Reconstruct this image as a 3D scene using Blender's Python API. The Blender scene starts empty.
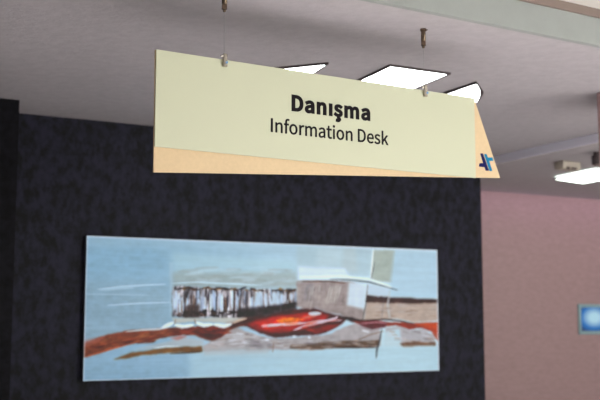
import bpy, bmesh, math, random
import numpy as np
from mathutils import Vector, Matrix
C = bpy.context.scene.collection
random.seed(4)

# ---------------------------------------------------------------- frame of the place
F = 1000.0                      # focal length in px of a 600 px wide picture (60 mm on 36 mm)
TILT = math.atan(120.0 / F)     # camera looks up a little
EYE = 1.5
CEIL = 2.8
ct, st = math.cos(TILT), math.sin(TILT)
ANG = math.radians(61.5)
W = Vector((math.sin(ANG), math.cos(ANG), 0))      # along the picture wall, to the right
M = Vector((-math.cos(ANG), math.sin(ANG), 0))     # into the depth
ROT = math.atan2(W.y, W.x)
def ray(px, py):
    X = (px - 300) / F; Y = (200 - py) / F
    return Vector((X, ct - st * Y, st + ct * Y))
def on_z(px, py, z):            # measured photo point -> point at height z
    r = ray(px, py); t = (z - EYE) / r.z
    return Vector((r.x * t, r.y * t, z))
def on_plane(px, py, p0, n):
    r = ray(px, py); o = Vector((0, 0, EYE)); t = (p0 - o).dot(n) / r.dot(n)
    return o + r * t
def w(a, b, z): return W * a + M * b + Vector((0, 0, z))
def loc(p): return (p.dot(W), p.dot(M), p.z)

# ---------------------------------------------------------------- materials
def srgb(c):
    return tuple(((v / 255) / 12.92 if v / 255 <= .04045 else ((v / 255 + .055) / 1.055) ** 2.4) for v in c)
def mat(name, col, rough=.6, metal=0, scale=None, var=.12, bump=0, stretch=(1, 1, 1), coat=0, spec=.5, detail=6):
    m = bpy.data.materials.new(name); m.use_nodes = True
    nt = m.node_tree; b = nt.nodes['Principled BSDF']; c = srgb(col)
    b.inputs['Base Color'].default_value = (*c, 1)
    b.inputs['Roughness'].default_value = rough; b.inputs['Metallic'].default_value = metal
    b.inputs['Specular IOR Level'].default_value = spec
    b.inputs['Coat Weight'].default_value = coat
    if scale:
        tc = nt.nodes.new('ShaderNodeTexCoord'); mp = nt.nodes.new('ShaderNodeMapping'); mp.inputs['Scale'].default_value = stretch
        nz = nt.nodes.new('ShaderNodeTexNoise'); nz.inputs['Scale'].default_value = scale; nz.inputs['Detail'].default_value = detail
        nz.inputs['Roughness'].default_value = .65
        cr = nt.nodes.new('ShaderNodeValToRGB')
        cr.color_ramp.elements[0].position = .36; cr.color_ramp.elements[1].position = .64
        cr.color_ramp.elements[0].color = (*[v * (1 - var) for v in c], 1)
        cr.color_ramp.elements[1].color = (*[min(1, v * (1 + var)) for v in c], 1)
        nt.links.new(tc.outputs['Object'], mp.inputs[0]); nt.links.new(mp.outputs[0], nz.inputs['Vector'])
        nt.links.new(nz.outputs['Fac'], cr.inputs[0]); nt.links.new(cr.outputs[0], b.inputs['Base Color'])
        if bump:
            bp = nt.nodes.new('ShaderNodeBump'); bp.inputs['Strength'].default_value = bump; bp.inputs['Distance'].default_value = .004
            nt.links.new(nz.outputs['Fac'], bp.inputs['Height']); nt.links.new(bp.outputs[0], b.inputs['Normal'])
    return m
def emit(name, col, s):
    m = bpy.data.materials.new(name); m.use_nodes = True
    b = m.node_tree.nodes['Principled BSDF']
    b.inputs['Base Color'].default_value = (*srgb(col), 1)
    b.inputs['Emission Color'].default_value = (*srgb(col), 1); b.inputs['Emission Strength'].default_value = s
    return m

# ---------------------------------------------------------------- mesh helpers
def world_of(o):
    p = Vector(o.location)
    while o.parent: o = o.parent; p = p + Vector(o.location)
    return p
def obj(name, verts, faces, m, parent=None, smooth=False, bevel=0, origin=None):
    """one mesh object; verts in world coordinates, origin = where its own origin stands"""
    o0 = Vector(origin) if origin is not None else (world_of(parent) if parent else Vector((0, 0, 0)))
    me = bpy.data.meshes.new(name)
    me.from_pydata([tuple(Vector(v) - o0) for v in verts], [], faces); me.update()
    bm = bmesh.new(); bm.from_mesh(me); bmesh.ops.recalc_face_normals(bm, faces=bm.faces); bm.to_mesh(me); bm.free()
    me.materials.append(m)
    o = bpy.data.objects.new(name, me); C.objects.link(o)
    if parent: o.parent = parent; o.location = o0 - world_of(parent)
    else: o.location = o0
    if smooth:
        for p in me.polygons: p.use_smooth = True
    if bevel:
        b = o.modifiers.new('bevel', 'BEVEL'); b.width = bevel; b.segments = 2; b.limit_method = 'ANGLE'
    return o
def prism(name, pts, off, m, parent=None, **k):
    """polygon (world points) pushed along the vector off"""
    n = len(pts); pts = [Vector(p) for p in pts]; off = Vector(off)
    v = pts + [p + off for p in pts]
    f = [tuple(range(n)), tuple(range(2 * n - 1, n - 1, -1))] + [(i, (i + 1) % n, n + (i + 1) % n, n + i) for i in range(n)]
    return obj(name, v, f, m, parent, **k)
def boxw(name, a0, a1, b0, b1, z0, z1, m, parent=None, **k):
    return prism(name, [w(a0, b0, z0), w(a1, b0, z0), w(a1, b1, z0), w(a0, b1, z0)], (0, 0, z1 - z0), m, parent, **k)
def lathe(name, base, prof, m, parent=None, n=20, axis=None, **k):
    """rings (height, radius) round an axis through base"""
    ax = Vector(axis or (0, 0, 1)).normalized(); u = ax.orthogonal().normalized(); v = ax.cross(u)
    vs = []; fs = []
    for h, r in prof:
        for i in range(n):
            t = 2 * math.pi * i / n; vs.append(Vector(base) + ax * h + u * r * math.cos(t) + v * r * math.sin(t))
    for j in range(len(prof) - 1):
        for i in range(n): fs.append((j * n + i, j * n + (i + 1) % n, (j + 1) * n + (i + 1) % n, (j + 1) * n + i))
    fs.append(tuple(range(n - 1, -1, -1))); fs.append(tuple(range((len(prof) - 1) * n, len(prof) * n)))
    o = obj(name, vs, fs, m, parent, **k)
    for p in o.data.polygons: p.use_smooth = len(p.vertices) == 4
    o.data.set_sharp_from_angle(angle=math.radians(40))
    return o
def struct(o): o['kind'] = 'structure'; return o
def thing(name, label, cat, at, group=None):
    o = bpy.data.objects.new(name, None); C.objects.link(o); o.location = at; o.empty_display_size = .05
    return tag(o, label, cat, group)
def tag(o, label, cat, group=None):
    o['label'] = label; o['category'] = cat
    if group: o['group'] = group
    return o

# ---------------------------------------------------------------- palette
ceil_m = mat('grey plaster ceiling', (170, 165, 168), .8, scale=16, var=.045, bump=1.0, detail=4, stretch=(1, 1, 1))
upper_m = mat('light plaster', (200, 196, 190), .8, scale=9, var=.03, bump=.2)
fascia_m = mat('fascia plaster', (146, 150, 147), .7, scale=7, var=.03, bump=.2)
brown_m = mat('brown cornice', (122, 106, 98), .6)
dark_m = mat('dark mottled wallcovering', (20, 19, 32), .7, scale=19, var=1.0, bump=.3, stretch=(1, 1, .7), spec=.25, detail=3)
shaded_m = mat('shade-darkened wallcovering', (11, 10, 15), .75, scale=19, var=.8, bump=.3, spec=.15, detail=3)  # darker copy of the wallcovering, the left block's shade put into its colour
pink_m = mat('pink wallpaper', (163, 134, 134), .7, scale=14, var=.08, bump=.2, stretch=(1, 1, 3))
lilac_m = mat('pale cornice', (240, 238, 250), .5)
floor_m = mat('floor stone', (205, 200, 198), .35, scale=3)
plain_m = mat('plain plaster', (190, 188, 186), .8, scale=5, var=.03)
cream_m = mat('cream panel', (194, 196, 169), .42, scale=300, var=.012)
beige_m = mat('beige panel', (210, 183, 143), .45, scale=60, var=.03, stretch=(1, 1, 1))
ink_m = mat('dark ink', (14, 5, 13), .6, spec=.15)
navy_m = mat('navy vinyl', (10, 12, 78), .6, spec=.15)
cyan_m = mat('cyan vinyl', (8, 118, 160), .6, spec=.15)
chrome_m = mat('brushed steel', (190, 184, 172), .22, .95)
bronze_m = mat('bronze barrel', (116, 98, 82), .25, .85)
cable_m = mat('steel wire', (150, 150, 150), .4, .7)
screw_m = mat('blue screw', (110, 150, 190), .3, .6)
rim_m = mat('dark lamp rim', (62, 50, 52), .5)
lamp_m = emit('lamp diffuser', (250, 255, 255), 9.0)
lampg_m = emit('greenish lamp diffuser', (240, 255, 245), 6.0)
canvas_m = mat('canvas edge', (70, 66, 76), .8)

# ---------------------------------------------------------------- the room
STEP = 3.39
CORNER = 5.08
STEPA = CORNER + .055
WALLB = 6.31
PINKB = 7.53
struct(boxw('floor', -4, 12, -7, PINKB + .2, -.1, 0, floor_m))
# the edge where the lowered ceiling ends runs almost parallel to the picture wall
E0 = on_z(380, 4.3, CEIL); E1 = on_z(600, 48.2, CEIL); E0.z = E1.z = 0; ED = (E1 - E0).normalized(); EN = Vector((ED.y, -ED.x, 0))   # EN points to the viewer
def ea(a):                                                             # point of that edge at wall coordinate a
    p, q = loc(E0), loc(E1); t = (a - p[0]) / (q[0] - p[0]); return E0 + (E1 - E0) * t
def slab(name, pts, z0, z1, m): return struct(prism(name, [Vector((p.x, p.y, z0)) for p in pts], (0, 0, z1 - z0), m))
UP = CEIL + .175
up = EN * -.001
slab('ceiling', [ea(-4) + up, ea(STEPA) + up, w(STEPA, PINKB + .2, 0), w(-4, PINKB + .2, 0)], CEIL, CEIL + .4, ceil_m)
slab('ceiling', [ea(STEPA + .001) + up, ea(12) + up, w(12, PINKB + .2, 0), w(STEPA + .001, PINKB + .2, 0)], CEIL - .066, CEIL + .4, ceil_m)
slab('ceiling', [ea(-4), ea(12), w(12, -7, 0), w(-4, -7, 0)], UP, UP + .225, upper_m)
slab('trim_1', [ea(-4), ea(12), ea(12) + EN * .03, ea(-4) + EN * .03], CEIL, CEIL + .135, fascia_m)
slab('trim_2', [ea(-4), ea(12), ea(12) + EN * .045, ea(-4) + EN * .045], CEIL + .136, UP - .0005, brown_m)
# the small drop in the ceiling in line with the end of the dark wall
struct(boxw('trim_3', STEPA - .012, STEPA, loc(ea(STEPA))[1] + .02, PINKB, CEIL - .066, CEIL - .0005, lilac_m))
struct(boxw('wall_back', 1.32, CORNER, WALLB, PINKB, 0, CEIL, dark_m))
struct(boxw('wall_left', -4, 1.32, 5.93, PINKB, 0, CEIL, shaded_m))
struct(boxw('wall_right', CORNER, 12, PINKB, PINKB + .2, 0, CEIL - .067, pink_m))
struct(boxw('wall_left', -4.2, -4, -7, PINKB + .2, 0, UP + .225, plain_m))
struct(boxw('wall_right', 12, 12.2, -7, PINKB + .2, 0, UP + .225, plain_m))
# hanging soffit at the right edge of the view
sa = on_z(596.4, 93, CEIL); sl = loc(sa)
struct(boxw('trim_4', sl[0], sl[0] + .5, sl[1] - .10, sl[1], CEIL - .435, CEIL - .0005, pink_m, bevel=.006))

# ---------------------------------------------------------------- the hanging sign
SANG = math.radians(58.15)
S = Vector((math.sin(SANG), math.cos(SANG), 0)); SN = Vector((math.cos(SANG), -math.sin(SANG), 0))   # SN faces the camera
TOP = 2.517
P0 = on_z(156.4, 49.2, TOP)
def sp(px, py, d=0): return on_plane(px, py, P0 - SN * d, SN)         # point on the sign plane, d metres behind its face
TR = sp(474.3, 97.6); BL = sp(154.3, 146.4); ZB = BL.z
SW = (TR - P0).dot(S)
sign = thing('hanging_sign', 'cream and beige hanging information desk sign with dark lettering and blue emblem', 'sign', P0 + S * SW / 2)
T1 = .006
prism('front_panel', [P0, P0 + S * SW, P0 + S * SW + Vector((0, 0, ZB - TOP)), P0 + Vector((0, 0, ZB - TOP))], -SN * T1, cream_m, sign, bevel=.0012)
D2 = .010
q = [sp(155.2, 49.6, D2), sp(474.3, 98.6, D2), sp(500.3, 178.0, D2), sp(153.6, 172.2, D2)]
prism('rear_panel', q, -SN * .006, beige_m, sign, bevel=.0008)
for s_ in (.2, .78):                                                   # spacers that carry the front panel
    for z_ in (.06, .3):
        c = P0 + S * SW * s_ - Vector((0, 0, z_)) - SN * T1
        lathe('spacer', c, [(0, .008), (D2 - T1, .008)], chrome_m, sign, n=12, axis=-SN)

GLYPH = {
0:[[[35,86,35,0,57,0],[79,0,101,0,178,0],[220,48,220,129,220,211],[178,257,99,257,78,257],[57,257,35,257,35,171]],[[77,27,68,27,68,95],[68,162,68,230,77,230],[87,230,97,230,157,230],[187,194,187,129,187,64],[157,27,97,27,87,27]],[[285,-5,317,-5,340,-5],[362,8,380,23,380,23],[381,23,381,23,382,15],[383,8,384,0,393,0],[401,0,410,0,410,39],[410,78,410,117,410,164],[391,195,344,195,313,195],[287,181,270,170,274,163],[278,155,282,148,297,158],[317,168,339,168,370,168],[378,145,378,120,297,111],[262,91,262,49,262,15]],[[344,21,326,21,307,21],[292,30,292,51,292,76],[314,92,378,99,378,81],[378,64,378,46,360,30]],[[470,63,470,0,481,0],[492,0,502,0,502,46],[502,92,502,138,521,157],[535,167,554,167,579,167],[590,152,590,116,590,77],[590,39,590,0,601,0],[612,0,622,0,622,40],[622,80,622,120,622,169],[604,195,564,195,538,195],[518,181,500,162,500,162],[500,162,500,162,499,172],[498,181,496,190,488,190],[479,190,470,190,470,127]],[[684,63,684,0,695,0],[705,0,716,0,716,63],[716,127,716,190,705,190],[695,190,684,190,684,127]],[[687,229,700,229,713,229],[721,238,721,251,721,263],[713,271,700,271,687,271],[679,263,679,251,679,238]],[[803,-5,830,-5,875,-5],[899,21,899,52,899,88],[869,99,841,110,820,118],[800,125,800,143,800,158],[811,170,835,170,852,170],[866,163,879,153,884,160],[889,167,894,173,880,185],[859,195,835,195,793,195],[770,171,770,141,770,109],[798,96,825,86,846,78],[868,69,868,50,868,34],[856,20,831,20,808,20],[791,29,775,43,769,36],[764,29,759,22,777,7]],[[944,63,944,0,955,0],[965,0,976,0,976,46],[976,92,976,138,993,158],[1009,167,1024,167,1048,167],[1059,152,1059,116,1059,77],[1059,39,1059,0,1070,0],[1080,0,1091,0,1091,46],[1091,92,1091,138,1109,158],[1124,167,1139,167,1163,167],[1174,152,1174,116,1174,77],[1174,39,1174,0,1185,0],[1196,0,1206,0,1206,40],[1206,80,1206,120,1206,169],[1188,195,1149,195,1125,195],[1106,180,1086,159,1078,181],[1063,195,1033,195,1011,195],[991,181,974,162,974,162],[974,162,973,162,972,172],[971,181,970,190,961,190],[953,190,944,190,944,127]],[[1280,-5,1312,-5,1335,-5],[1357,8,1375,23,1375,23],[1376,23,1376,23,1377,15],[1378,8,1379,0,1388,0],[1396,0,1405,0,1405,39],[1405,78,1405,117,1405,164],[1386,195,1339,195,1308,195],[1282,181,1265,170,1269,163],[1273,155,1277,148,1292,158],[1312,168,1334,168,1365,168],[1373,145,1373,120,1292,111],[1257,91,1257,49,1257,15]],[[1339,21,1321,21,1302,21],[1287,30,1287,51,1287,76],[1309,92,1373,99,1373,81],[1373,64,1373,46,1355,30]]],
1:[[[35,86,35,0,46,0],[57,0,68,0,68,86],[68,171,68,257,57,257],[46,257,35,257,35,171]],[[135,63,135,0,146,0],[156,0,167,0,167,46],[167,92,167,138,186,157],[199,167,219,167,244,167],[255,152,255,116,255,77],[255,39,255,0,266,0],[276,0,287,0,287,40],[287,80,287,120,287,169],[269,195,229,195,203,195],[183,181,165,162,165,162],[164,162,164,162,163,172],[162,181,161,190,152,190],[144,190,135,190,135,127]],[[328,172,328,164,336,164],[345,164,354,164,354,109],[354,55,354,0,364,0],[375,0,386,0,386,55],[386,109,386,164,399,164],[412,164,426,164,426,173],[426,181,426,190,412,190],[399,190,386,190,386,200],[386,210,386,220,386,245],[394,258,412,258,419,258],[427,256,434,252,436,261],[438,269,441,277,432,281],[421,283,409,283,371,283],[354,259,354,221,354,210],[354,200,354,190,345,190],[336,189,328,188,328,180]],[[489,-5,536,-5,583,-5],[624,32,624,95,624,158],[583,195,536,195,489,195],[448,158,448,95,448,32]],[[569,22,536,22,503,22],[481,51,481,95,481,139],[503,168,536,168,569,168],[591,139,591,95,591,51]],[[674,63,674,0,685,0],[696,0,707,0,707,41],[707,81,707,122,719,154],[738,166,754,166,762,166],[766,165,773,163,775,172],[777,182,779,191,773,194],[767,195,758,195,737,195],[718,180,704,155,704,155],[704,155,704,155,703,167],[702,179,701,190,692,190],[683,190,674,190,674,127]],[[810,63,810,0,821,0],[832,0,842,0,842,46],[842,92,842,138,860,158],[876,167,890,167,914,167],[925,152,925,116,925,77],[925,39,925,0,936,0],[947,0,957,0,957,46],[957,92,957,138,975,158],[991,167,1005,167,1029,167],[1041,152,1041,116,1041,77],[1041,39,1041,0,1051,0],[1062,0,1072,0,1072,40],[1072,80,1072,120,1072,169],[1054,195,1015,195,992,195],[972,180,952,159,944,181],[929,195,900,195,877,195],[857,181,840,162,840,162],[840,162,840,162,839,172],[838,181,836,190,828,190],[819,190,810,190,810,127]],[[1146,-5,1178,-5,1202,-5],[1223,8,1241,23,1242,23],[1242,23,1242,23,1243,15],[1244,8,1245,0,1254,0],[1263,0,1271,0,1271,39],[1271,78,1271,117,1271,164],[1252,195,1206,195,1175,195],[1148,181,1131,170,1135,163],[1139,155,1143,148,1158,158],[1178,168,1200,168,1231,168],[1239,145,1239,120,1159,111],[1123,91,1123,49,1123,15]],[[1206,21,1187,21,1168,21],[1154,30,1154,51,1154,76],[1175,92,1239,99,1239,81],[1239,64,1239,46,1221,30]],[[1351,-5,1391,-5,1403,-5],[1416,-1,1426,2,1424,11],[1422,19,1420,27,1414,24],[1405,21,1398,21,1376,21],[1369,35,1369,58,1369,93],[1369,129,1369,164,1386,164],[1404,164,1421,164,1421,173],[1421,181,1421,190,1404,190],[1386,190,1369,190,1369,208],[1369,226,1369,244,1360,244],[1351,244,1342,244,1341,226],[1340,208,1339,190,1329,190],[1319,189,1309,188,1309,180],[1309,172,1309,164,1318,164],[1328,164,1337,164,1337,129],[1337,94,1337,59,1337,21]],[[1464,63,1464,0,1474,0],[1485,0,1496,0,1496,63],[1496,127,1496,190,1485,190],[1474,190,1464,190,1464,127]],[[1467,229,1480,229,1492,229],[1501,238,1501,251,1501,263],[1492,271,1480,271,1467,271],[1459,263,1459,251,1459,238]],[[1587,-5,1634,-5,1680,-5],[1722,32,1722,95,1722,158],[1680,195,1634,195,1587,195],[1546,158,1546,95,1546,32]],[[1667,22,1634,22,1601,22],[1579,51,1579,95,1579,139],[1601,168,1634,168,1667,168],[1689,139,1689,95,1689,51]],[[1772,63,1772,0,1783,0],[1794,0,1804,0,1804,46],[1804,92,1804,138,1823,157],[1836,167,1856,167,1881,167],[1892,152,1892,116,1892,77],[1892,39,1892,0,1903,0],[1913,0,1924,0,1924,40],[1924,80,1924,120,1924,169],[1906,195,1866,195,1840,195],[1820,181,1802,162,1802,162],[1802,162,1801,162,1800,172],[1799,181,1798,190,1790,190],[1781,190,1772,190,1772,127]],[[2067,86,2067,0,2089,0],[2111,0,2133,0,2210,0],[2252,48,2252,129,2252,211],[2210,257,2131,257,2110,257],[2089,257,2067,257,2067,171]],[[2109,27,2099,27,2099,95],[2099,162,2099,230,2109,230],[2119,230,2129,230,2189,230],[2219,194,2219,129,2219,64],[2189,27,2129,27,2119,27]],[[2331,-5,2382,-5,2408,-5],[2428,4,2444,15,2441,22],[2437,29,2433,36,2419,27],[2404,21,2386,21,2349,21],[2325,47,2322,88,2365,88],[2408,88,2451,88,2451,92],[2452,99,2452,106,2452,160],[2425,195,2376,195,2333,195],[2291,157,2291,95,2291,32]],[[2356,110,2322,110,2326,148],[2350,169,2377,169,2407,169],[2424,149,2424,110,2390,110]],[[2522,-5,2549,-5,2593,-5],[2618,21,2618,52,2618,88],[2588,99,2560,110,2539,118],[2519,125,2519,143,2519,158],[2530,170,2554,170,2571,170],[2584,163,2597,153,2602,160],[2608,167,2613,173,2598,185],[2577,195,2554,195,2512,195],[2488,171,2488,141,2488,109],[2517,96,2544,86,2565,78],[2587,69,2587,50,2587,34],[2575,20,2550,20,2527,20],[2510,29,2493,43,2488,36],[2483,29,2478,22,2496,7]],[[2663,93,2663,0,2673,0],[2684,0,2694,0,2694,17],[2694,33,2694,50,2706,64],[2718,78,2730,92,2749,61],[2767,31,2786,0,2797,0],[2809,0,2820,0,2796,38],[2773,76,2749,113,2770,139],[2791,165,2812,190,2800,190],[2788,190,2776,190,2749,157],[2723,123,2696,90,2695,90],[2695,90,2694,90,2694,153],[2694,216,2694,279,2684,279],[2673,279,2663,279,2663,186]]]}
def text_mesh(key, pick, shift=None, offset=0, extra=None):
    """letters as polygons grown outwards by offset (glyph units)"""
    loops = []
    for i in pick:
        s = GLYPH[key][i]; sh = shift[i] if shift else 0; L = []
        for k in range(len(s)):
            a, b = s[k], s[(k + 1) % len(s)]
            p = [Vector((a[2], a[3])), Vector((a[4], a[5])), Vector((b[0], b[1])), Vector((b[2], b[3]))]
            p = [Vector((q.x / 1000 + sh, q.y / 1000)) for q in p]
            straight = abs((p[1] - p[0]).cross(p[3] - p[0])) + abs((p[2] - p[0]).cross(p[3] - p[0])) < 2e-6
            n = 4 if straight else 7
            for t in range(n):
                t /= n; q = p[0] * (1 - t) ** 3 + p[1] * 3 * t * (1 - t) ** 2 + p[2] * 3 * t * t * (1 - t) + p[3] * t ** 3
                if not L or (q - L[-1]).length > 1e-4: L.append(q)
        if (L[0] - L[-1]).length < 1e-4: L.pop()
        loops.append(L)
    if extra:
        pts, wd = extra; up = []; dn = []
        for i, p in enumerate(pts):
            d = (Vector(pts[min(len(pts) - 1, i + 1)]) - Vector(pts[max(0, i - 1)])).normalized(); nn = Vector((-d.y, d.x))
            up.append(Vector(p) + nn * wd / 2); dn.append(Vector(p) - nn * wd / 2)
        loops.append(up + dn[::-1])
    A = np.array([tuple(p) for L in loops for p in L]); B = np.array([tuple(L[(k + 1) % len(L)]) for L in loops for k in range(len(L))])
    own = [k for k, L in enumerate(loops) for _ in L]
    def inside(c):
        cr = ((A[:, 1] > c[1]) != (B[:, 1] > c[1]))
        with np.errstate(divide='ignore', invalid='ignore'):
            xi = A[:, 0] + (c[1] - A[:, 1]) * (B[:, 0] - A[:, 0]) / (B[:, 1] - A[:, 1])
        return bool(np.count_nonzero(cr & (xi > c[0])) % 2)
    def near(c):
        d = B - A; t = np.clip(((c - A) * d).sum(1) / (d * d).sum(1), 0, 1); e = A + d * t[:, None] - c
        return math.sqrt((e * e).sum(1).min())
    out = []; ed = []
    for L in loops:
        n0 = len(out); n = len(L)
        mid = (L[0] + L[1]) / 2; d = (L[1] - L[0]).normalized(); nn = Vector((-d.y, d.x))
        sg = -1 if inside(np.array(mid + nn * 1e-4)) else 1
        for k in range(n):
            d0 = (L[k] - L[k - 1]).normalized(); d1 = (L[(k + 1) % n] - L[k]).normalized()
            n1 = Vector((-d0.y, d0.x)); n2 = Vector((-d1.y, d1.x)); m_ = (n1 + n2)
            m_ = m_.normalized() if m_.length > 1e-3 else n1
            out.append(L[k] + m_ * (sg * offset / max(.5, m_.dot(n1))))
        ed += [(n0 + k, n0 + (k + 1) % n) for k in range(n)]
    from mathutils.geometry import delaunay_2d_cdt
    vs, _, fs, _, _, _ = delaunay_2d_cdt(out, ed, [], 0, 1e-7)
    keep = []
    for f in fs:
        c = np.array([sum(vs[i].x for i in f) / len(f), sum(vs[i].y for i in f) / len(f)])
        if inside(c) or near(c) < offset * .97: keep.append(tuple(f))
    used = sorted({i for f in keep for i in f}); ix = {v: k for k, v in enumerate(used)}
    return [tuple(vs[i]) for i in used], [tuple(ix[i] for i in f) for f in keep]
def place_text(name, vf, whole, left, right, capfrac, cap_px, m):
    """left/right = photo points of the baseline's ends; capfrac = cap height in glyph units"""
    vs, fs = vf; x0 = min(v[0] for v in whole[0]); x1 = max(v[0] for v in whole[0])
    L = sp(*left, -.0012); R = sp(*right, -.0012); wd = (R - L).dot(S); sx = wd / (x1 - x0)
    T = sp(left[0], left[1] - cap_px, -.0012); sz = (T.z - L.z) / capfrac
    z0 = (L.z + R.z) / 2
    pts = [L + S * ((x - x0) * sx) + Vector((0, 0, z0 - L.z + y * sz)) for x, y in vs]
    me = bpy.data.meshes.new(name); me.from_pydata([tuple(p - P0 - S * SW / 2) for p in pts], [], fs)
    bm = bmesh.new(); bm.from_mesh(me)
    bmesh.ops.remove_doubles(bm, verts=bm.verts, dist=1e-6)
    r = bmesh.ops.extrude_face_region(bm, geom=bm.faces[:])
    for v in r['geom']:
        if isinstance(v, bmesh.types.BMVert): v.co -= SN * .0010
    bmesh.ops.recalc_face_normals(bm, faces=bm.faces); bm.to_mesh(me); bm.free()
    me.materials.append(m); o = bpy.data.objects.new(name, me); C.objects.link(o); o.parent = sign
    return o
OFS = .0190
sh = {0: 0, 1: 0, 2: .022, 3: .022, 4: .040, 5: .062, 6: .062, 7: .082, 8: .104, 9: .130, 10: .130}
ced = ([(.915 - .004, -.012), (.912, -.036), (.930, -.046), (.938, -.062), (.926, -.078), (.905, -.085), (.880, -.081)], .021)
t1 = text_mesh(0, [0, 1, 2, 3, 4, 5, 7, 8, 9, 10], shift=sh, offset=OFS, extra=ced)
place_text('bold_lettering', t1, t1, (291.6, 110.6), (370.4, 119.4), .257 + OFS, 15.6, ink_m)
t2 = text_mesh(1, range(21), offset=.0060)
for word in (text_mesh(1, range(15), offset=.0060), text_mesh(1, range(15, 21), offset=.0060)):
    place_text('thin_lettering', word, t2, (270.9, 132.0), (388.6, 144.6), .257, 13.2, ink_m)
def deco(name, pts, m, parent):
    return prism(name, [sp(x, y, D2 - .0012) for x, y in pts], -SN * .0010, m, parent)
lg = deco('emblem', [(480.3, 153.4), (483.0, 153.4), (489.0, 170.7), (485.9, 170.7), (484.6, 167.3), (479.0, 166.6), (479.4, 163.4), (481.8, 162.9), (483.2, 163.3)], navy_m, sign)
cy = deco('emblem', [(484.1, 154.0), (486.6, 154.0), (487.9, 157.4), (492.4, 157.5), (493.4, 160.8), (489.3, 161.0), (492.4, 171.0), (489.6, 171.0)], cyan_m, sign)
lg['label'] = 'navy half of the emblem'; cy['label'] = 'cyan half of the emblem'

# two steel wire hangers
for px, pyt, lab in ((224.3, 61.0, 'left steel wire hanger with clamp, nearer the blank end of the sign'),
                     (424.6, 91.5, 'right steel wire hanger whose bronze ceiling barrel is fully in view')):
    p = sp(px, pyt, 0); p.z = TOP
    c = p - SN * (T1 / 2)
    at = Vector((c.x, c.y, CEIL))
    h = thing('wire_hanger', lab, 'sign hanger', at, 'wire hangers of the sign')
    lathe('ceiling_barrel', (c.x, c.y, CEIL - .0005), [(0, .014), (.010, .014), (.012, .0108), (.056, .0108), (.057, .0100), (.059, .0100), (.060, .0108), (.078, .0108), (.0785, .0060), (.087, .0056), (.090, .0022)], bronze_m, h, axis=(0, 0, -1))
    k = lathe('side_pin', (c.x, c.y, CEIL - .012), [(0, .002), (.020, .002), (.021, .003), (.026, .003)], bronze_m, h, n=10, axis=S + Vector((0, 0, .5)))
    lathe('wire', (c.x, c.y, TOP + .020), [(0, .0011), (CEIL - .090 - TOP - .020 + .004, .0011)], cable_m, h, n=8)
    cb = c + SN * .008
    cl = lathe('clamp', (cb.x, cb.y, TOP - .030), [(0, .0090), (.001, .0102), (.048, .0102), (.050, .0102), (.052, .008)], chrome_m, h)
    lathe('clamp_pin', (cb.x, cb.y, TOP + .012), [(0, .004), (.018, .004)], chrome_m, cl, n=12, axis=-S)
    lathe('clamp_screw', cb + SN * .007 + S * .003 + Vector((0, 0, TOP - cb.z - .014)), [(0, .005), (.006, .005)], screw_m, cl, n=12, axis=SN)
PAINT_GAIN = 1.08
WORLD_COL = (.75, .78, .85)
WORLD_S = .35
EXPOSURE = 0.0
CONTRAST = 1.35

# ---------------------------------------------------------------- ceiling lamps
def lamp(label, pts, at_z, dm, group, rim=.010):
    """flat panel lamp: a rim frame standing a little proud of the ceiling round a glowing diffuser"""
    P = [on_z(x, y, at_z) if not isinstance(x, Vector) else x for x, y in pts]
    c = sum(P, Vector()) / len(P); c.z = at_z
    t = thing('ceiling_lamp', label, 'ceiling lamp', c, group)
    n = len(P)
    outer = [p + (p - c).normalized() * rim * 1.5 for p in P]
    zt, zb = at_z - .0005, at_z - .012
    f = lambda L, z: [Vector((p.x, p.y, z)) for p in L]
    vs = f(outer, zt) + f(outer, zb) + f(P, zb) + f(P, zt); fs = []
    for i in range(n):
        j = (i + 1) % n
        for k in range(4):
            a, b = k * n, ((k + 1) % 4) * n
            fs.append((a + i, a + j, b + j, b + i))
    obj('lamp_rim', vs, fs, rim_m, t)
    inner = [c + (p - c) * .996 for p in P]
    prism('diffuser', f(inner, at_z - .009), (0, 0, .0085), dm, t)
    return t
A = on_z(326.5, 62.6, CEIL); e1 = on_z(281, 67.1, CEIL) - A; e2 = on_z(312.3, 72.0, CEIL) - A
lamp('leftmost bright panel lamp, tapering to a point above the sign lettering', [(A, 0), (A + e1 * 1.35, 0), (A + e1 * 1.2 + e2 * 1.5, 0), (A + e2 * 1.6, 0)], CEIL, lamp_m, 'bright panel lamps above the sign')
a = on_z(390.5, 64.6, CEIL); b = on_z(448, 72.6, CEIL); d1 = on_z(361, 78.8, CEIL) - a; d2 = on_z(413, 87, CEIL) - b
lamp('middle and largest bright panel lamp, beside the right hanger wire', [(a, 0), (b, 0), (b + d2 * 1.12, 0), (a + d1 * 1.25, 0)], CEIL, lamp_m, 'bright panel lamps above the sign')
pts = [(447, 92.3), (473.5, 83.0), (476.2, 82.2), (478.2, 84.8), (479.6, 88.2), (479.9, 92), (479.2, 96), (477.2, 99.6), (474.6, 102.2), (466, 107)]
lamp('rightmost bright panel lamp with a rounded dark end, at the sign corner', pts, CEIL, lamp_m, 'bright panel lamps above the sign', rim=.015)
ZL = CEIL - .066
lamp('greenish white panel lamp near the pink wall, at the right edge', [(554.2, 178.2), (597.6, 169.2), (616, 176.4), (583, 182.4)], ZL - .012, lampg_m, None, rim=.002)
LAMPS_DONE = True

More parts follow.
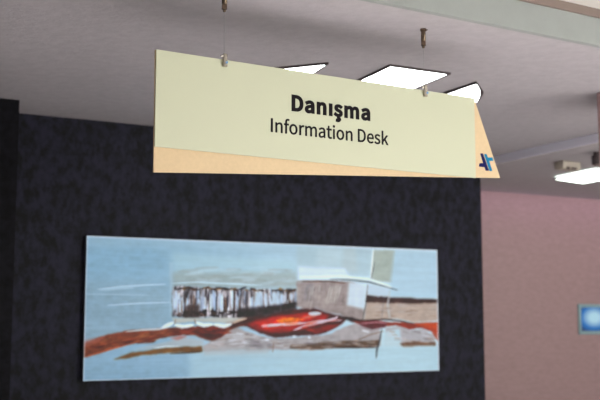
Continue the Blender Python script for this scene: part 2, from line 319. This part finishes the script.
# small fixtures on the far ceiling
p = on_z(568, 162.0, ZL); a_, b_, z_ = loc(p)
fx = thing('smoke_detector', 'small cream box detector on the far ceiling beside the greenish lamp', 'detector', p)
body_m = mat('cream plastic', (176, 166, 152), .5); hole_m = mat('dark slot', (60, 40, 38), .6)
Wd, Md = S, SN
def fbox(name, p, s0, s1, n0, n1, z0, z1, m, par, **k):
    return prism(name, [p + S * s0 + SN * n0 + Vector((0, 0, z0)), p + S * s1 + SN * n0 + Vector((0, 0, z0)), p + S * s1 + SN * n1 + Vector((0, 0, z0)), p + S * s0 + SN * n1 + Vector((0, 0, z0))], (0, 0, z1 - z0), m, par, **k)
fbox('housing', p, -.105, .095, -.05, .05, -.066, -.0005, body_m, fx, bevel=.012)
fbox('slot', p, -.070, -.042, .046, .056, -.068, -.048, hole_m, fx)
fbox('slot', p, -.020, .040, .046, .056, -.064, -.050, hole_m, fx)
p = on_z(597.5, 152.0, ZL)
fx = thing('ceiling_spotlight', 'small dark spotlight beside the hanging soffit above the greenish lamp', 'spotlight', p)
lathe('housing', (p.x, p.y, ZL - .095), [(0, .040), (.006, .045), (.065, .045), (.072, .03), (.0946, .03)], rim_m, fx)
lathe('spotlight_ring', (p.x, p.y, ZL - .101), [(0, .036), (.006, .042)], chrome_m, fx)

# framed blue screen on the pink wall
pn = -M; pb = w(0, PINKB - .03, 0)
c0 = on_plane(579.4, 304.0, pb, pn); c1 = on_plane(579.8, 334.5, pb, pn)
x0 = loc(c0)[0]; zt, zb = c0.z, c1.z
FW = .62
scr = thing('wall_screen', 'small wall screen glowing blue in a grey frame on the pink wall', 'screen', w(x0 + FW / 2, PINKB, (zt + zb) / 2))
frm_m = mat('grey screen frame', (140, 168, 172), .5)
b0, b1 = PINKB - .018, PINKB - .0005
bt = .034
boxw('frame', x0, x0 + FW, b0, b1, zb, zb + bt, frm_m, scr, bevel=.003)
boxw('frame', x0, x0 + FW, b0, b1, zt - bt, zt, frm_m, scr, bevel=.003)
boxw('frame', x0, x0 + bt, b0, b1, zb + bt, zt - bt, frm_m, scr, bevel=.003)
boxw('frame', x0 + FW - bt, x0 + FW, b0, b1, zb + bt, zt - bt, frm_m, scr, bevel=.003)
sm = bpy.data.materials.new('blue screen picture'); sm.use_nodes = True; nt = sm.node_tree; pbs = nt.nodes['Principled BSDF']
tc = nt.nodes.new('ShaderNodeTexCoord'); mp = nt.nodes.new('ShaderNodeMapping'); gr = nt.nodes.new('ShaderNodeTexGradient'); gr.gradient_type = 'SPHERICAL'
cr = nt.nodes.new('ShaderNodeValToRGB'); e = cr.color_ramp
e.elements[0].position = 0; e.elements[0].color = (*srgb((4, 24, 74)), 1); e.elements[1].position = .75; e.elements[1].color = (*srgb((190, 232, 248)), 1)
x_ = e.elements.new(.35); x_.color = (*srgb((16, 116, 196)), 1)
nt.links.new(tc.outputs['Object'], mp.inputs[0]); nt.links.new(mp.outputs[0], gr.inputs[0]); nt.links.new(gr.outputs[0], cr.inputs[0])
nt.links.new(cr.outputs[0], pbs.inputs['Emission Color']); pbs.inputs['Emission Strength'].default_value = .75; pbs.inputs['Base Color'].default_value = (.01, .02, .04, 1)
mp.inputs['Rotation'].default_value = (0, 0, -ROT); mp.inputs['Scale'].default_value = (4.2, 1, 6.0)
mp.inputs['Location'].default_value = (.35, 0, -.10)
boxw('display', x0 + bt, x0 + FW - bt, b0 + .008, b1, zb + bt, zt - bt, sm, scr)

# ---------------------------------------------------------------- the painting
TH = .045
pp = w(0, WALLB - TH, 0)
k0 = [on_plane(86.3, 235.2, pp, -M), on_plane(438.2, 250.4, pp, -M), on_plane(438.0, 370.4, pp, -M), on_plane(83.6, 381.3, pp, -M)]
a0, a1 = (loc(k0[0])[0] + loc(k0[3])[0]) / 2, (loc(k0[1])[0] + loc(k0[2])[0]) / 2
z1, z0 = (k0[0].z + k0[1].z) / 2, (k0[2].z + k0[3].z) / 2
AW, AH = a1 - a0, z1 - z0
print('painting', AW, AH, [round(p.z, 3) for p in k0])
NX, NZ = 640, 250
# canvas units: metres from its lower left corner; the points below were measured on the photo
def cv(px, py):
    p = on_plane(px, py, pp, -M); return ((loc(p)[0] - a0) / AW * NX, (p.z - z0) / AH * NZ)
gx, gz = np.meshgrid(np.arange(NX) + .5, np.arange(NZ) + .5)
rng = np.random.default_rng(7)
def noise(sx, sz, oct=3):
    out = np.zeros((NZ, NX)); amp = 1; tot = 0
    for o in range(oct):
        nx, nz = max(2, int(NX / sx * 2 ** o)) + 2, max(2, int(NZ / sz * 2 ** o)) + 2
        g = rng.random((nz, nx)); u = gx / NX * (nx - 2); v = gz / NZ * (nz - 2)
        i = u.astype(int); j = v.astype(int); fu = u - i; fv = v - j
        fu = fu * fu * (3 - 2 * fu); fv = fv * fv * (3 - 2 * fv)
        out += amp * ((g[j, i] * (1 - fu) + g[j, i + 1] * fu) * (1 - fv) + (g[j + 1, i] * (1 - fu) + g[j + 1, i + 1] * fu) * fv)
        tot += amp; amp *= .55
    return out / tot
img = np.zeros((NZ, NX, 3))
def blur(m, r):
    for ax in (0, 1):
        for _ in range(2):
            n = max(1, int(r)); pad = [(n, n) if k == ax else (0, 0) for k in (0, 1)]
            c = np.cumsum(np.pad(m, [(n + 1, n) if k == ax else (0, 0) for k in (0, 1)], mode='edge'), axis=ax)
            m = (c[2 * n + 1:] - c[:-2 * n - 1]) / (2 * n + 1) if ax == 0 else (c[:, 2 * n + 1:] - c[:, :-2 * n - 1]) / (2 * n + 1)
    return m
def poly(pts, col, soft=1, alpha=1.0, tex=None, edge=0):
    P = [cv(*p) for p in pts]; X = gx; Z = gz
    if edge:
        X = gx + (NE1 - .5) * edge * 3; Z = gz + (NE2 - .5) * edge * 3
    m = np.zeros((NZ, NX), bool); n = len(P)
    for i in range(n):
        (xa, ya), (xb, yb) = P[i], P[(i + 1) % n]
        if ya == yb: continue
        c = ((ya > Z) != (yb > Z)) & (X < (xb - xa) * (Z - ya) / (yb - ya) + xa)
        m ^= c
    m = m.astype(float)
    if soft: m = blur(m, soft)
    put(m * alpha, col, tex)
def put(m, col, tex=None):
    c = np.array(col, float)[None, None, :] * np.ones((NZ, NX, 1))
    if tex is not None: c = c + tex[..., None]
    img[:] = img * (1 - m[..., None]) + c * m[..., None]
def stroke(pts, wd, col, alpha=1.0, soft=.8, taper=True, tex=None):
    P = [cv(*p) for p in pts]; best = np.full((NZ, NX), 1e9); n = len(P) - 1
    for i in range(n):
        (xa, ya), (xb, yb) = P[i], P[i + 1]; dx, dy = xb - xa, yb - ya
        t = np.clip(((gx - xa) * dx + (gz - ya) * dy) / (dx * dx + dy * dy), 0, 1)
        d = np.hypot(gx - xa - t * dx, gz - ya - t * dy)
        s = (i + t) / n; r = wd * 1.8 / 2 * (np.sqrt(np.clip(4 * s * (1 - s), 0, 1)) * .8 + .2 if taper else 1)
        best = np.minimum(best, d - r)
    m = np.clip(.5 - best / (2 * soft), 0, 1) * alpha
    put(m, col, tex)
NE1 = noise(14, 12, 2); NE2 = noise(14, 12, 2)
hs = noise(120, 10); vs_ = noise(7, 60); fine = noise(8, 8); big = noise(150, 60)
H = (hs - .5) * 26; V = (vs_ - .5) * 40; B = (big - .5) * 30
xx = gx / NX; zz = gz / NZ
# ground: pale blue, greyer to the left and the top, lighter to the right
l = np.array([138, 172, 192.]); r = np.array([186, 206, 214.])
img[:] = l + (r - l) * np.clip(xx * 1.5 - .2, 0, 1)[..., None] + (H * .45 + B * .6)[..., None]
poly([(84, 280), (172, 284), (172, 330), (84, 350)], (142, 166, 180), 14, .7, H * .4)
poly([(84, 232), (300, 240), (300, 252), (84, 246)], (160, 186, 200), 6, .5)
poly([(172, 252), (298, 262), (298, 284), (172, 280)], (168, 196, 204), 5, .6)
poly([(172, 272), (298, 272), (298, 288), (172, 288)], (150, 156, 152), 4, .55)
# lower band: flat pale blue
poly([(80, 352), (250, 345), (250, 385), (80, 385)], (140, 170, 190), 8, .7, H * .3)
poly([(190, 350), (440, 346), (440, 375), (190, 380)], (166, 194, 206), 5, .8, H * .3)
poly([(200, 340), (300, 346), (300, 358), (200, 356)], (170, 192, 202), 4, .7)
# upper right blocks
poly([(297, 246), (372, 250), (370, 276), (297, 278)], (166, 188, 196), 3, .8, H * .4 + B * .5)
poly([(318, 248), (344, 249), (342, 266), (316, 266)], (182, 200, 206), 4, .6)
poly([(344, 248), (356, 248), (358, 272), (342, 272)], (176, 188, 190), 4, .5)
poly([(374, 250), (395, 250), (392, 282), (371, 280)], (158, 168, 160), 1, .9, B * .3)
poly([(395, 250), (440, 252), (440, 300), (388, 300)], (166, 192, 206), 3, .85, H * .3)
poly([(298, 266), (345, 268), (352, 280), (298, 281)], (204, 219, 228), 2.5, .8, H * .5)
stroke([(373.5, 249), (371, 278)], 1.4, (228, 236, 238), .9)
stroke([(375, 262), (371, 280)], 1.0, (70, 72, 78), .7)
# grey slab in the middle
poly([(297, 281), (350, 281), (366, 286), (364, 322), (350, 320), (340, 314), (328, 312), (316, 308), (306, 310), (297, 306)], (152, 142, 140), 1, 1, V * .4 + B * .5, 1.2)
poly([(349, 282), (371, 284), (368, 310), (347, 305)], (196, 212, 222), 2, .9, V * .2)
stroke([(297, 281), (330, 281), (346, 283)], 1.8, (84, 52, 40), .8)
stroke([(330, 279), (350, 279.5), (370, 282), (388, 287), (398, 290)], 1.6, (52, 60, 70), .75)
stroke([(300, 277), (340, 276), (370, 279), (392, 287)], 3.2, (214, 228, 236), .9)
for k in range(5):
    stroke([(331 + k * 2.6, 285), (326 + k * 2.6, 303)], 1.0, (196, 194, 190), .8)
poly([(305, 284), (314, 284), (312, 300), (304, 300)], (128, 128, 134), 3, .6)
# right slab with dark top edge
poly([(367, 300), (440, 299), (440, 320), (412, 322), (396, 318), (380, 320), (364, 321)], (172, 158, 148), 1, 1, B * .4 + V * .2, 1.2)
poly([(368, 284), (390, 288), (388, 300), (368, 300)], (180, 196, 208), 2, .8)
poly([(367, 295), (390, 297), (440, 299), (440, 303), (400, 303), (366, 302)], (66, 42, 40), 1, .95, V * .5, 1.0)
stroke([(384, 300), (382, 318)], 1.0, (110, 110, 116), .7)
stroke([(390, 290), (388, 305), (390, 318)], 2.6, (178, 186, 190), .7)
stroke([(368, 284), (366, 304), (363, 320)], 1.2, (78, 74, 74), .8)
# ribbed dark band with pale streaks
band = [(173, 286), (200, 287), (240, 288.5), (297, 289), (297, 304), (285, 310), (262, 316), (235, 318), (200, 317.5), (172, 317)]
streak = noise(2.2, 40, 2); streak2 = noise(5, 8, 2); blot = noise(20, 14, 2)
poly(band, (128, 124, 130), .8, 1, (streak - .5) * 260 + (streak2 - .5) * 90 + (blot - .5) * 60, 1.6)
P_ = np.random.default_rng(3)
def low(x): return 315.5 - max(0, x - 250) * .2
for k in range(110):
    x = 173 + P_.random() * 124; t = 288 + P_.random() * 12; bt_ = min(low(x) - 3, t + 6 + P_.random() * 18)
    c = [(196, 216, 232), (150, 168, 190), (70, 46, 40), (112, 82, 58), (46, 42, 60), (216, 230, 240), (170, 188, 206), (200, 216, 230), (160, 180, 204)][P_.integers(9)]
    stroke([(x, t), (x + P_.normal() * .4, bt_)], .8 + P_.random() * 1.8, c, .8, .6)
for k in range(70):
    x = 173 + P_.random() * 121; yy = 286.5 + (x - 173) * .02 + P_.random() * 2.6
    stroke([(x, yy), (x + 2 + P_.random() * 4, yy + P_.normal() * .6)], 1.5, [(84, 56, 36), (126, 98, 60), (36, 24, 24), (30, 26, 34)][P_.integers(4)], .8)
for k in range(80):
    x = 173 + P_.random() * 121; yy = low(x) - P_.random() * 5
    stroke([(x, yy), (x + 2 + P_.random() * 3, yy + P_.normal() * .8)], 2.6, [(50, 30, 28), (28, 18, 22), (76, 50, 36), (20, 16, 22)][P_.integers(4)], .7)
poly([(186, 305), (200, 304), (200, 318), (183, 318)], (50, 28, 22), 2, .7)
poly([(238, 308), (256, 307), (297, 302), (297, 309), (262, 317), (236, 318)], (32, 20, 24), 2, .75)
for x, y0_, y1_ in ((258, 292, 304), (266, 293, 306), (275, 292, 303), (283, 294, 303), (291, 293, 300), (212, 294, 308), (220, 293, 309), (176, 290, 306)):
    stroke([(x, y0_), (x + .5, y1_)], 4.2, (196, 212, 226), .75, 1.2)
stroke([(172, 283), (198, 282), (240, 284), (262, 285)], 1.5, (196, 216, 224), .8)
poly([(255, 292), (262, 292), (262, 305), (255, 305)], (170, 190, 202), 1, .6)
poly([(272, 292), (282, 292), (281, 304), (272, 304)], (176, 194, 204), 1, .6)
# rust coloured ribbon from the left edge
rib = [(82, 344), (96, 338), (112, 333), (130, 330), (150, 328.5), (162, 328), (172, 327), (190, 326), (212, 326), (228, 325), (240, 320), (252, 318),
       (252, 326), (240, 326), (230, 332), (222, 338), (214, 341), (204, 338), (196, 335), (180, 335), (160, 337), (140, 341), (118, 347), (100, 353), (83, 358)]
poly(rib, (126, 70, 50), 1, 1, B * .5, 1.2)
poly([(82, 346), (110, 338), (140, 333), (170, 331), (170, 334), (140, 339), (100, 350), (82, 355)], (122, 68, 40), 3, .7)
poly([(82, 341), (104, 336), (104, 339), (82, 348)], (170, 108, 96), 2, .7)
stroke([(84, 357), (104, 351), (126, 344.5), (150, 338.5)], 1.6, (190, 104, 70), .8)
poly([(196, 327), (226, 327), (222, 337), (212, 340), (200, 336)], (74, 24, 20), 2.5, .85)
poly([(226, 322), (246, 317), (262, 315), (262, 319), (246, 324), (230, 328)], (60, 22, 22), 2, .8)
# pale scalloped edge above the ribbon
for sc in ([(162, 328), (168, 325), (174, 322)], [(175, 324.5), (184, 326.5), (194, 324.5)], [(196, 322), (204, 325), (213, 324)], [(214, 324), (224, 326), (232, 323.5)]):
    stroke(sc, 4.2, (214, 226, 232), .95)
poly([(172, 318), (246, 317), (240, 320), (232, 323), (214, 322), (196, 321), (176, 323)], (186, 186, 178), 1, .85)
stroke([(233, 323), (240, 320), (247, 318)], 2.2, (196, 178, 160), .9)
stroke([(126, 331.5), (145, 329.5), (160, 329), (168, 325)], 1.8, (206, 216, 222), .8)
stroke([(195, 319), (196, 324)], .9, (110, 80, 60), .8)
stroke([(176, 319), (175, 324)], .9, (120, 100, 80), .7)
# pale ground below with mustard line
poly([(170, 341), (182, 336), (204, 340), (203, 346), (160, 348), (130, 350)], (168, 178, 184), 2, .9, H * .4)
poly([(170, 338), (180, 335), (188, 336), (178, 340)], (176, 110, 104), 1, .7)
poly([(114, 359), (130, 353), (150, 349.5), (172, 347.5), (203, 345.5), (203, 351.5), (172, 353), (146, 354.5), (126, 358)], (118, 82, 40), 1, .95, B * .4, 1)
stroke([(170, 353.5), (202, 351.5)], 1.6, (70, 46, 30), .7)
stroke([(155, 348), (166, 346), (180, 346)], 1.5, (206, 216, 220), .8)
# grey blocks below the fire
poly([(204, 345), (212, 341), (222, 338), (230, 331), (237, 327), (246, 331), (256, 334), (272, 338), (290, 338), (310, 336), (330, 334), (346, 326), (362, 322), (380, 328), (381, 346), (340, 348), (300, 350), (272, 349), (204, 351)],
     (164, 160, 162), 1.2, 1, B * .6 + V * .25 + H * .3, 1.4)
poly([(246, 338), (272, 338), (272, 350), (246, 350)], (130, 128, 134), 3, .45)
poly([(204, 348), (240, 347), (270, 348), (268, 353), (204, 355)], (170, 176, 180), 2, .6)
poly([(290, 345), (340, 341), (379, 340), (379, 346), (340, 348), (290, 349)], (92, 70, 54), 1.4, .85, V * .3, 1)
stroke([(330, 347), (379, 347)], 2.2, (58, 36, 28), .85)
stroke([(274, 341), (273, 352)], 1, (116, 90, 78), .7)
for k in range(5):
    stroke([(226 + k, 335 + k * 2.2), (238, 334 + k * 2.2), (250, 335 + k * 2)], 1.1, (206, 212, 216), .7)
# the fire shape
poly([(244, 325), (252, 318), (262, 316), (276, 313), (290, 309), (300, 309), (316, 309), (330, 313), (338, 315), (348, 318), (344, 322), (336, 328), (326, 332), (314, 335), (296, 335), (276, 337), (262, 333), (252, 329)],
     (74, 22, 22), 1.2, 1, V * .3, 1.4)
poly([(246, 324), (262, 319), (280, 315), (298, 313), (318, 312), (330, 315), (326, 320), (310, 328), (290, 331), (272, 333), (258, 330)], (156, 36, 22), 2, .95, H, 1.4)
poly([(256, 322), (276, 318), (300, 314), (318, 315), (306, 321), (280, 326), (262, 327)], (196, 54, 26), 2, .85)
poly([(276, 320), (290, 317), (306, 318), (298, 322), (280, 323)], (218, 140, 40), 1, .95, (fine - .5) * 60, 1)
poly([(306, 330), (330, 325), (340, 324), (330, 330), (316, 333)], (146, 44, 36), 1, .8)
poly([(340, 316), (352, 317), (366, 322), (352, 322)], (40, 22, 26), 1.2, .9)
stroke([(262, 326), (272, 325), (290, 324), (306, 322.5)], 3.0, (206, 196, 204), .95)
stroke([(262, 326), (268, 325)], 3.4, (214, 150, 150), .8)
stroke([(302, 318), (314, 315.5), (322, 312.5)], 2.4, (206, 150, 140), .85)
stroke([(309, 313.5), (321, 313)], 3.8, (190, 202, 210), .95)
stroke([(294, 330), (304, 326), (320, 322.5), (336, 318), (338, 316)], 2.8, (196, 184, 196), .95)
stroke([(304, 323), (322, 320.5), (342, 320)], 2.2, (196, 186, 196), .9)
stroke([(292, 312), (300, 310.5)], 1.2, (130, 60, 50), .7)
for q_ in ((293, 336), (308, 337), (266, 339)):
    stroke([q_, (q_[0] + 3, q_[1] + .6)], 2.4, (206, 214, 220), .9)
# right end of the ribbon
poly([(350, 320), (364, 321), (376, 320), (386, 322), (398, 322), (412, 323), (438, 322), (440, 336), (434, 332), (422, 328), (410, 329), (396, 325), (386, 326), (372, 326), (358, 323)], (136, 52, 34), 1, .95, B * .4, 1.2)
poly([(358, 322), (372, 320), (388, 322), (386, 327), (372, 329), (362, 326)], (96, 40, 48), 1.2, .9)
stroke([(360, 323.5), (376, 322), (388, 323)], 1.6, (176, 130, 140), .85)
stroke([(350, 319), (366, 320), (384, 319), (400, 320.5), (414, 323.5)], 1.6, (40, 22, 24), .85)
poly([(414, 323), (440, 322), (440, 330), (428, 328)], (176, 84, 44), 1.4, .8)
poly([(430, 328), (440, 330), (440, 343), (434, 336)], (158, 76, 54), 1.4, .85)
# lower right blocks
poly([(386, 328), (400, 326), (412, 330), (424, 329), (434, 336), (437, 345), (400, 346), (384, 346)], (166, 164, 168), 1.2, .95, B * .5 + V * .2, 1)
poly([(383, 332), (400, 328), (402, 346), (380, 350)], (178, 200, 208), 2, .9)
poly([(400, 343), (412, 341), (436, 342), (436, 345.5), (404, 347)], (108, 76, 54), 1.4, .8, None, 1)
stroke([(382, 329), (380, 340), (377, 350), (376.5, 358)], 2.0, (54, 56, 62), .85)
stroke([(352, 342), (372, 334), (384, 331)], 1.4, (120, 96, 78), .6)
stroke([(362, 330), (370, 332)], 2.0, (210, 214, 218), .8)
poly([(380, 346), (440, 346), (440, 374), (376, 374)], (172, 198, 208), 2, .75, H * .3)
# broken strokes worked over the grey blocks and the ribbon
P_ = np.random.default_rng(11)
def dabs(n, xr, yf, length, slope, cols, wd, al):
    for k in range(n):
        x = xr[0] + P_.random() * (xr[1] - xr[0]); lo, hi = yf(x); y = lo + P_.random() * (hi - lo); L_ = length * (.5 + P_.random())
        s_ = slope + P_.normal() * .12
        dx, dy = (L_, L_ * s_) if abs(slope) < 5 else (P_.normal() * .6 - 1.2, L_)
        stroke([(x, y), (x + dx, y + dy)], wd * (.5 + P_.random()), cols[P_.integers(len(cols))], al, 1)
dabs(70, (208, 372), lambda x: (341 - 8 * math.exp(-((x - 240) / 16) ** 2), 348), 9, -.05, [(196, 200, 206), (118, 108, 112), (178, 170, 168), (136, 122, 114)], 1.6, .45)
dabs(26, (236, 262), lambda x: (331 + abs(x - 240) * .3, 342), 6, .1, [(204, 210, 216), (128, 120, 124), (186, 184, 188)], 1.5, .5)
dabs(34, (300, 345), lambda x: (284, 300), 9, 9, [(176, 168, 164), (122, 112, 112), (190, 188, 188), (140, 128, 122)], 1.4, .45)
dabs(26, (370, 434), lambda x: (304, 317), 9, .02, [(192, 180, 170), (140, 122, 110), (178, 172, 172)], 1.6, .45)
dabs(22, (386, 432), lambda x: (330, 341), 7, .1, [(192, 194, 200), (132, 124, 126), (150, 120, 100)], 1.6, .45)
dabs(46, (90, 165), lambda x: (344 - (x - 90) * .16, 353 - (x - 90) * .19), 12, -.22, [(168, 92, 62), (92, 44, 32), (146, 96, 62), (116, 54, 36)], 1.8, .5)
dabs(34, (168, 226), lambda x: (328, 334), 9, .03, [(104, 36, 26), (150, 66, 46), (72, 26, 22)], 1.8, .5)
dabs(30, (256, 330), lambda x: (316, 330), 12, -.18, [(212, 84, 40), (120, 24, 18), (176, 44, 26), (226, 120, 60)], 1.4, .4)
dabs(50, (176, 292), lambda x: (268, 284), 16, .0, [(176, 196, 204), (150, 158, 158), (186, 204, 212)], 2.4, .28)
# long scratches upper left
stroke([(98, 289), (120, 286.5), (146, 284.8), (166, 284)], 1.6, (190, 210, 222), .8)
stroke([(100, 290), (116, 288.5), (134, 287.5)], 2.2, (176, 200, 214), .6)
stroke([(108, 305), (140, 303), (172, 302)], 1.4, (190, 210, 222), .75)
stroke([(88, 294), (110, 294), (150, 295)], 1.1, (172, 196, 210), .6)
poly([(170, 262), (173, 262), (173, 318), (170, 318)], (168, 190, 202), 1, .5)
img += ((fine - .5) * 4 + (noise(40, 3, 2) - .5) * 7)[..., None]
# pale rim of the canvas face
ed = np.minimum(np.minimum(gx, NX - gx), np.minimum(gz, NZ - gz)); put(np.clip(1.2 - ed / 2.6, 0, 1) * .75, (196, 204, 214))
rough = noise(9, 7, 3)
lum = img.mean(2, keepdims=True); sat = .98
img = lum + (img - lum) * sat
mid = 140.0
img = mid + (img - mid) * CONTRAST
dirt = np.clip((175 - lum) / 60, 0, 1)                     # broken brushwork shows in the dark and warm passages
img *= 1 + ((rough - .5) * .5)[..., None] * dirt + ((rough - .5) * .03)[..., None]
img *= np.array([.99, 1.0, 1.03])
img = np.clip(img, 0, 255) / 255
lin = np.where(img <= .04045, img / 12.92, ((img + .055) / 1.055) ** 2.4) * PAINT_GAIN
painting = thing('painting', 'wide abstract painting in pale blue, rust and grey on the dark wall', 'painting', w((a0 + a1) / 2, WALLB, z0))
xs = np.linspace(a0, a1, NX + 1); zs = np.linspace(z0, z1, NZ + 1)
X, Z = np.meshgrid(xs, zs); bb = WALLB - TH
o0 = np.array(painting.location)
co = np.stack([W.x * X + M.x * bb, W.y * X + M.y * bb, Z], -1).reshape(-1, 3) - o0
i, j = np.meshgrid(np.arange(NX), np.arange(NZ)); v0 = (j * (NX + 1) + i).reshape(-1)
quads = np.stack([v0, v0 + 1, v0 + NX + 2, v0 + NX + 1], -1)
me = bpy.data.meshes.new('painted_canvas')
me.vertices.add(len(co)); me.vertices.foreach_set('co', co.reshape(-1))
me.loops.add(quads.size); me.loops.foreach_set('vertex_index', quads.reshape(-1).astype(np.int32))
me.polygons.add(len(quads)); me.polygons.foreach_set('loop_start', (np.arange(len(quads)) * 4).astype(np.int32))
me.update(calc_edges=True)
at = me.color_attributes.new('paint', 'FLOAT_COLOR', 'POINT')
li = np.pad(lin, ((0, 1), (0, 1), (0, 0)), mode='edge').reshape(-1, 3)
at.data.foreach_set('color', np.concatenate([li, np.ones((len(li), 1))], 1).astype(np.float32).reshape(-1))
pm = bpy.data.materials.new('oil paint'); pm.use_nodes = True; nt = pm.node_tree; pb_ = nt.nodes['Principled BSDF']
an = nt.nodes.new('ShaderNodeAttribute'); an.attribute_name = 'paint'; nt.links.new(an.outputs['Color'], pb_.inputs['Base Color'])
pb_.inputs['Roughness'].default_value = .5; pb_.inputs['Specular IOR Level'].default_value = .3
nz = nt.nodes.new('ShaderNodeTexNoise'); nz.inputs['Scale'].default_value = 60; bp = nt.nodes.new('ShaderNodeBump'); bp.inputs['Strength'].default_value = .25; bp.inputs['Distance'].default_value = .002
tc = nt.nodes.new('ShaderNodeTexCoord'); nt.links.new(tc.outputs['Object'], nz.inputs['Vector']); nt.links.new(nz.outputs['Fac'], bp.inputs['Height']); nt.links.new(bp.outputs[0], pb_.inputs['Normal'])
me.materials.append(pm)
po = bpy.data.objects.new('painted_canvas', me); C.objects.link(po); po.parent = painting
boxw('canvas_frame', a0, a1, bb + .0005, WALLB - .0005, z0, z1, canvas_m, painting)

# ---------------------------------------------------------------- light
def area(name, p, target, sx, sy, power, col):
    l = bpy.data.lights.new(name, 'AREA'); l.shape = 'RECTANGLE'; l.size = sx; l.size_y = sy; l.energy = power; l.color = col
    o = bpy.data.objects.new(name, l); C.objects.link(o); o.location = p
    o.rotation_euler = (Vector(target) - Vector(p)).to_track_quat('-Z', 'Y').to_euler(); return o
# assumed daylight from an unseen glazed lobby front, behind and beside the viewer
area('assumed_daylight', w(8.0, -4.6, 1.6), w(3.6, 6, 2.2), 6.0, 2.6, 430, (.95, 1.0, .95))
# added unseen lights aimed down, bounced off the floor to brighten the ceiling
for a_, b_ in ((1.6, 1.8), (4.0, 1.8), (6.4, 1.8)):
    l_ = area('floor_bounce_fill', w(a_, b_, UP - .02), w(a_, b_, 0), .6, .6, 110, (1, .98, .99))
    l_.data.spread = math.radians(80)
# unseen area light washing over the pink wall
area('pink_wall_wash', w(8.2, 5.6, 2.6), w(7.2, 7.5, 1.8), 1.6, .4, 8, (1, .86, .9))
# added unseen lilac light tinting the top of the pink wall, source assumed
area('added_lilac_fill', w(8.0, PINKB - .25, CEIL - .10), w(8.0, PINKB, CEIL - .35), 5.5, .05, 2.2, (.85, .55, 1))

wd = bpy.data.worlds.new('world'); bpy.context.scene.world = wd; wd.use_nodes = True
bg = wd.node_tree.nodes['Background']; bg.inputs[0].default_value = (*WORLD_COL, 1); bg.inputs[1].default_value = WORLD_S

# ---------------------------------------------------------------- camera
cam = bpy.data.cameras.new('camera'); cam.lens = 60; cam.sensor_width = 36; cam.sensor_fit = 'HORIZONTAL'; cam.clip_end = 100
co_ = bpy.data.objects.new('camera', cam); C.objects.link(co_); co_.location = (0, 0, EYE)
co_.rotation_euler = (math.pi / 2 + TILT, 0, 0)
cam.dof.use_dof = True; cam.dof.focus_distance = 4.0; cam.dof.aperture_fstop = 2.6
sc = bpy.context.scene; sc.camera = co_
sc.view_settings.view_transform = 'Standard'; sc.view_settings.look = 'None'; sc.view_settings.gamma = 1
sc.view_settings.use_curve_mapping = False; sc.view_settings.exposure = EXPOSURE
sc.cycles.use_denoising = True
sc.cycles.max_bounces = 8; sc.cycles.sample_clamp_indirect = 4
